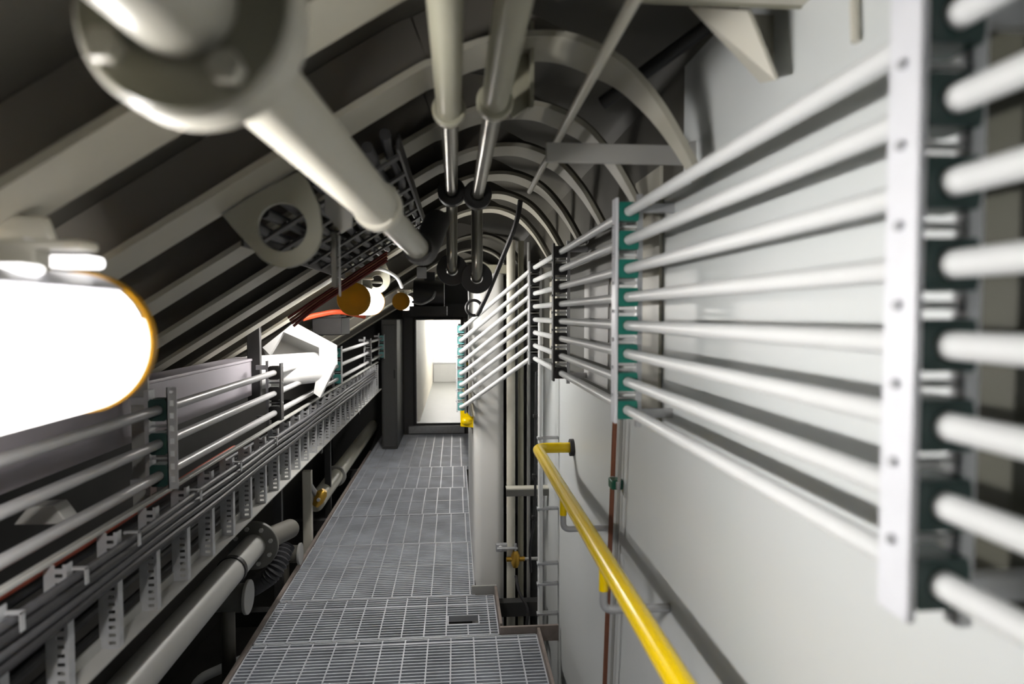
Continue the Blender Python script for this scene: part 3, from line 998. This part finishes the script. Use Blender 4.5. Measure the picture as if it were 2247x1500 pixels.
# grey trunking behind the left conduits, and the dark overhead tray
t = thing('cable_trunking', (-.95, 1.7, E(-.27)), 'wide lilac grey trunking behind the left conduits under the glaring lamp', 'trunking')
MB().box((-1.03, .3, E(-.37)), (-.93, 3.2, E(-.21))).build('trunk_body', 'lilac', t, bevel=.004)
MB().box((-1.035, .3, E(-.212)), (-.925, 3.2, E(-.20))).build('trunk_lid', 'lilac', t, bevel=.003)
q = [P(28, 1152, 1.5), P(60, 1112, 1.5), P(118, 1108, 1.5), P(150, 1150, 1.5)]
tag(MB().prism(q, (0, .05, 0)).build('wedge_bracket', 'midgrey', bevel=.003), 'small grey wedge bracket between the middle and lower left conduits', 'bracket')
def hz_(x, off):
    return E(.4756 + .64 * x - off)
t = thing('overhead_tray', (-.27, 2.1, hz_(-.27, .05)), 'dark sloping cable tray under the ribs left of the twin pipes', 'cable tray')
for x in (-.44, -.12):
    MB().bar((x, 1.42, hz_(x, .035)), (x, 2.68, hz_(x, .035)), .006, .035).build('tray_rail', 'dark', t)
for k in range(7):
    y = 1.50 + .18 * k
    MB().bar((-.44, y, hz_(-.44, .045)), (-.12, y, hz_(-.12, .045)), .03, .006, up=(-.54, 0, .84)).build('tray_rung', 'dark', t)
for k in range(9):
    x = -.415 + .034 * k
    pts = [(x + .004 * math.sin(yy * 1.7 + k), 1.35 + yy * .1, hz_(x, .026 + .004 * math.sin(yy * .9 + 2 * k))) for yy in range(15)]
    tag(MB().tube(pts, .012, 10).build('tray_cable', 'cable' if k % 3 else 'greycable'),
        ['lowest', 'second lowest', 'third lowest', 'fourth lowest', 'middle', 'fourth highest', 'third highest', 'second highest', 'highest'][k] + ' black cable on the dark sloping overhead tray', 'cable', 'cables on the overhead tray')

# big pipe with flange at the lower left
fc = P(556, 1197, 2.72)
t = thing('ballast_pipe', fc, 'grey pipe with round flange running below the cable ladder', 'pipe')
MB().tube([(fc.x, .1, fc.z), (fc.x, 2.72, fc.z)], .049, 32).build('pipe_run', 'midgrey', t)
b = MB()
b.ring(circ((fc.x, 2.715, fc.z), .098, 40), circ((fc.x, 2.715, fc.z), .046, 40), (0, .022, 0))
b.build('flange', 'panel', t, bevel=.003)
b = MB()
b.ring(circ((fc.x, 2.45, fc.z), .0535, 40), circ((fc.x, 2.45, fc.z), .0485, 40), (0, .022, 0))
b.build('band', 'black', t)
MB().tube([(fc.x, 2.74, fc.z), (fc.x, 3.3, fc.z - .12)], .047, 24).build('pipe_tail', 'hull', t)
for k in range(8):
    a_ = 2 * PI * k / 8 + .3
    p = Vector((fc.x + .074 * math.cos(a_), 2.715, fc.z + .074 * math.sin(a_)))
    MB().cyl(p, p - Vector((0, .01, 0)), .009, 6).build('bolt', 'midgrey', t, smooth=20)
pp = PZ(745, 1050, .12)
t = thing('drain_pipe', (-1.0, 6.5, .12), 'grey pipe lying along the left edge of the far walkway', 'pipe')
MB().tube([(-1.03, 4.9, .12), (-1.03, 8.3, .12)], .065, 24).build('pipe_run', 'pipe', t)
b = MB()
b.ring(circ((-1.03, 5.7, .12), .09, 32), circ((-1.03, 5.7, .12), .064, 32), (0, .03, 0))
b.build('flange', 'midgrey', t, bevel=.003)
# post at the walkway edge with a brass valve
p0 = PZ(680, 1190, 0)
zt = P(680, 1040, p0.y).z
tag(MB().box((p0.x - .045, p0.y, -.45), (p0.x + .012, p0.y + .05, zt + .02)).build('edge_post', 'cream', bevel=.004), 'pale square post at the left edge of the walkway', 'post')
c = P(702, 1092, p0.y + .03)
t = thing('drain_valve', c, 'small brass and steel valve leaning out beside the pale edge post', 'valve')
MB().tube([Vector((p0.x, c.y, c.z + .085)), c + Vector((-.01, 0, .0))], .018, 14).build('valve_spout', 'galv', t)
MB().tube([c + Vector((-.03, 0, -.05)), c + Vector((-.01, 0, -.02)), c + Vector((.015, 0, .03)), c + Vector((.03, 0, .05))], [.022, .036, .036, .02], 16).build('valve_body', 'brass', t)
MB().cyl(c + Vector((.0, -.05, .0)), c + Vector((.0, 0, 0)), .012, 12).build('valve_stem', 'galv', t)
# small pipes and hoses under the ladder
q0, q1 = PZ(428, 1492, -.16), PZ(545, 1440, -.16)
tag(MB().tube(bend([Vector((q0.x - .05, q0.y - .05, -.495)), q0, q1, q1 + Vector((.3, .1, 0))], .06), .022, 18).build('bilge_pipe', 'steel'), 'pale bent pipe under the left edge of the near grating', 'pipe')
hc = P(590, 1272, 3.35)
b = MB()
pts = [hc + Vector((-.16, .1, -.10)), hc + Vector((-.05, .02, -.02)), hc + Vector((.03, 0, .05)), hc + Vector((.06, .1, .14))]
sp = smooth_path(pts, 14)
b.tube(sp, [.042 + (.006 if i % 2 else -.004) for i in range(len(sp))], 18)
tag(b.build('corrugated_hose', 'greycable'), 'short corrugated hose under the left edge of the walkway', 'hose')
for px, py, d, r, m, l in ((640, 1215, 3.9, .05, 'hull', 'dark drum shaped fitting behind the corrugated hose'), (520, 1310, 3.0, .06, 'panel', 'dark drum shaped fitting under the flanged grey pipe')):
    c = P(px, py, d)
    t = thing('bilge_fitting', c, l, 'fitting', 'dark fittings under the ladder')
    MB().cyl(c + Vector((-.12, 0, 0)), c + Vector((.04, 0, 0)), r, 24).build('fitting_body', m, t)
    MB().cyl(c + Vector((.04, 0, 0)), c + Vector((.055, 0, 0)), r * 1.25, 24).build('fitting_flange', 'midgrey', t, bevel=.003)
    MB().cyl(c + Vector((-.04, 0, -.6)), c + Vector((-.04, 0, -r * .9)), r * .5, 16).build('fitting_leg', 'hull', t)

# white hood lit by the far lamp
D = 3.55
t = thing('vent_hood', P(650, 790, D), 'white angular hood round a white drum, lit by the nearer amber lamp', 'hood')
out_ = [(576, 762), (644, 708), (736, 758), (737, 800), (702, 872)]
inn = [(592, 778), (622, 728), (700, 762), (700, 790), (688, 862)]
for k in range(4):
    q = [P(*out_[k], D), P(*out_[k + 1], D), P(*inn[k + 1], D), P(*inn[k], D)]
    MB().prism(q, (0, .05, 0)).build('hood_frame', 'white', t)
MB().prism([P(*p, D + .12) for p in out_[:4]] + [P(690, 800, D + .12), P(590, 800, D + .12)], (0, .01, 0)).build('hood_back', 'midgrey', t)
ca = P(652, 806, 3.6)
MB().cyl((ca.x - .16, 3.25, ca.z), (ca.x + .09, 3.6, ca.z), .082, 32).build('drum', 'white', t)
# dark gear and red cables round the first amber lamp
t = thing('junction_box', P(720, 715, 3.75), 'flat black box on the shelf below the nearer amber lamp', 'box')
MB().box(P(684, 696, 3.75), P(768, 732, 4.05)).build('box_body', 'black', t, bevel=.006)
MB().box(P(690, 692, 3.75), P(760, 696, 4.0)).build('box_lid', 'dark', t)
for j in range(4):
    dj = 2.70 - .045 * j
    pts = [P(632 + 4 * j, 697 + 6 * j, dj), P(700, 652 + 6 * j, dj), P(770, 606 + 6 * j, dj), P(850, 553 + 6 * j, dj)]
    tag(MB().tube(smooth_path(pts, 6), .0055, 10).build('hull_cable', M['dred'] if j != 1 else M['copper']),
        ['uppermost red cable climbing the hull above the nearer amber lamp', 'brownish cable second from top above the nearer amber lamp', 'red cable third from top above the nearer amber lamp', 'lowest red cable passing behind the nearer amber lamp'][j], 'cable', 'red cables climbing the hull')
pts = [P(664, 699, 3.6), P(700, 690, 3.65), P(745, 684, 3.7), P(800, 694, 3.8)]
tag(MB().tube(smooth_path(pts, 6), .014, 10).build('shelf_cable', 'red'), 'red cable lying on the shelf below the nearer amber lamp', 'cable')
pts = [P(790, 604, 3.1), P(830, 590, 3.12), P(868, 606, 3.2), P(882, 630, 3.3)]
tag(MB().tube(smooth_path(pts, 6), .008, 10).build('lamp_wire', 'white'), 'thin pale wire looping over the small lifting lug', 'wire')

# ================================================================== FAR END
yc = 7.4
x0, x1 = P(838, 900, yc).x, P(872, 900, yc).x
t = thing('tall_cabinet', (-.75, 7.8, 0), 'tall dark grey cabinet left of the doorway', 'cabinet')
MB().box((x0, yc, .003), (x1, END - .04, P(850, 700, yc).z)).build('carcass', 'greypaint', t, bevel=.006)
MB().box((x0 + .015, yc - .012, .03), (x1 - .015, yc, P(850, 712, yc).z)).build('door', 'greypaint', t, bevel=.004)
c = P(866, 820, yc - .02)
MB().box(c - Vector((.01, .012, .05)), c + Vector((.01, .005, .05))).build('handle', 'dark', t)
# dark machinery over the door
t = thing('hoist_motor', P(935, 645, 5.0), 'dark round motor hanging above the doorway', 'motor')
c = P(945, 645, 5.0)
MB().cyl(c + Vector((-.13, .1, 0)), c + Vector((.10, .1, 0)), .11, 28).build('motor_body', 'dark', t)
MB().box(c + Vector((-.16, .0, -.16)), c + Vector((.12, .3, -.09))).build('mounting_plate', 'black', t)
MB().box(c + Vector((-.05, .08, .08)), c + Vector((.03, .14, .17))).build('hanger', 'dark', t)
c = P(925, 598, 4.9)
t = thing('switch_box', c, 'small white switch box above the dark motor', 'box')
MB().box(c - Vector((.035, .0, .04)), c + Vector((.035, .05, .04))).build('box_body', 'white', t, bevel=.004)
MB().box(c + Vector((-.01, .02, .04)), c + Vector((.01, .04, .10))).build('box_hanger', 'dark', t)
tag(MB().tube(smooth_path([P(905, 662, 4.95), P(925, 666, 4.9), P(948, 655, 4.9), P(955, 640, 5.0)], 6), .010, 10).build('motor_cable', 'galv'), 'pale cable looping below the dark motor', 'cable')
t = thing('door_header', P(930, 680, END), 'dark header box spanning above the doorway', 'box')
MB().box((-.64, END - .35, dl.z + .04), (.165, END - .035, dl.z + .2)).build('header_body', 'black', t)
# little box inside the far compartment
c = P(963, 838, 14.8)
t = thing('floor_box', (c.x, 14.8, 0), 'small grey box on the floor beyond the doorway', 'box')
MB().box((c.x - .12, 14.7, .0), (c.x + .5, 15.2, .42)).build('box_body', 'midgrey', t, bevel=.01)
MB().box((c.x - .13, 14.69, .42), (c.x + .51, 15.21, .45)).build('box_lid', 'galv', t)

# tidy temporary helper properties
for o in list(C.objects):
    if '_org' in o:
        del o['_org']
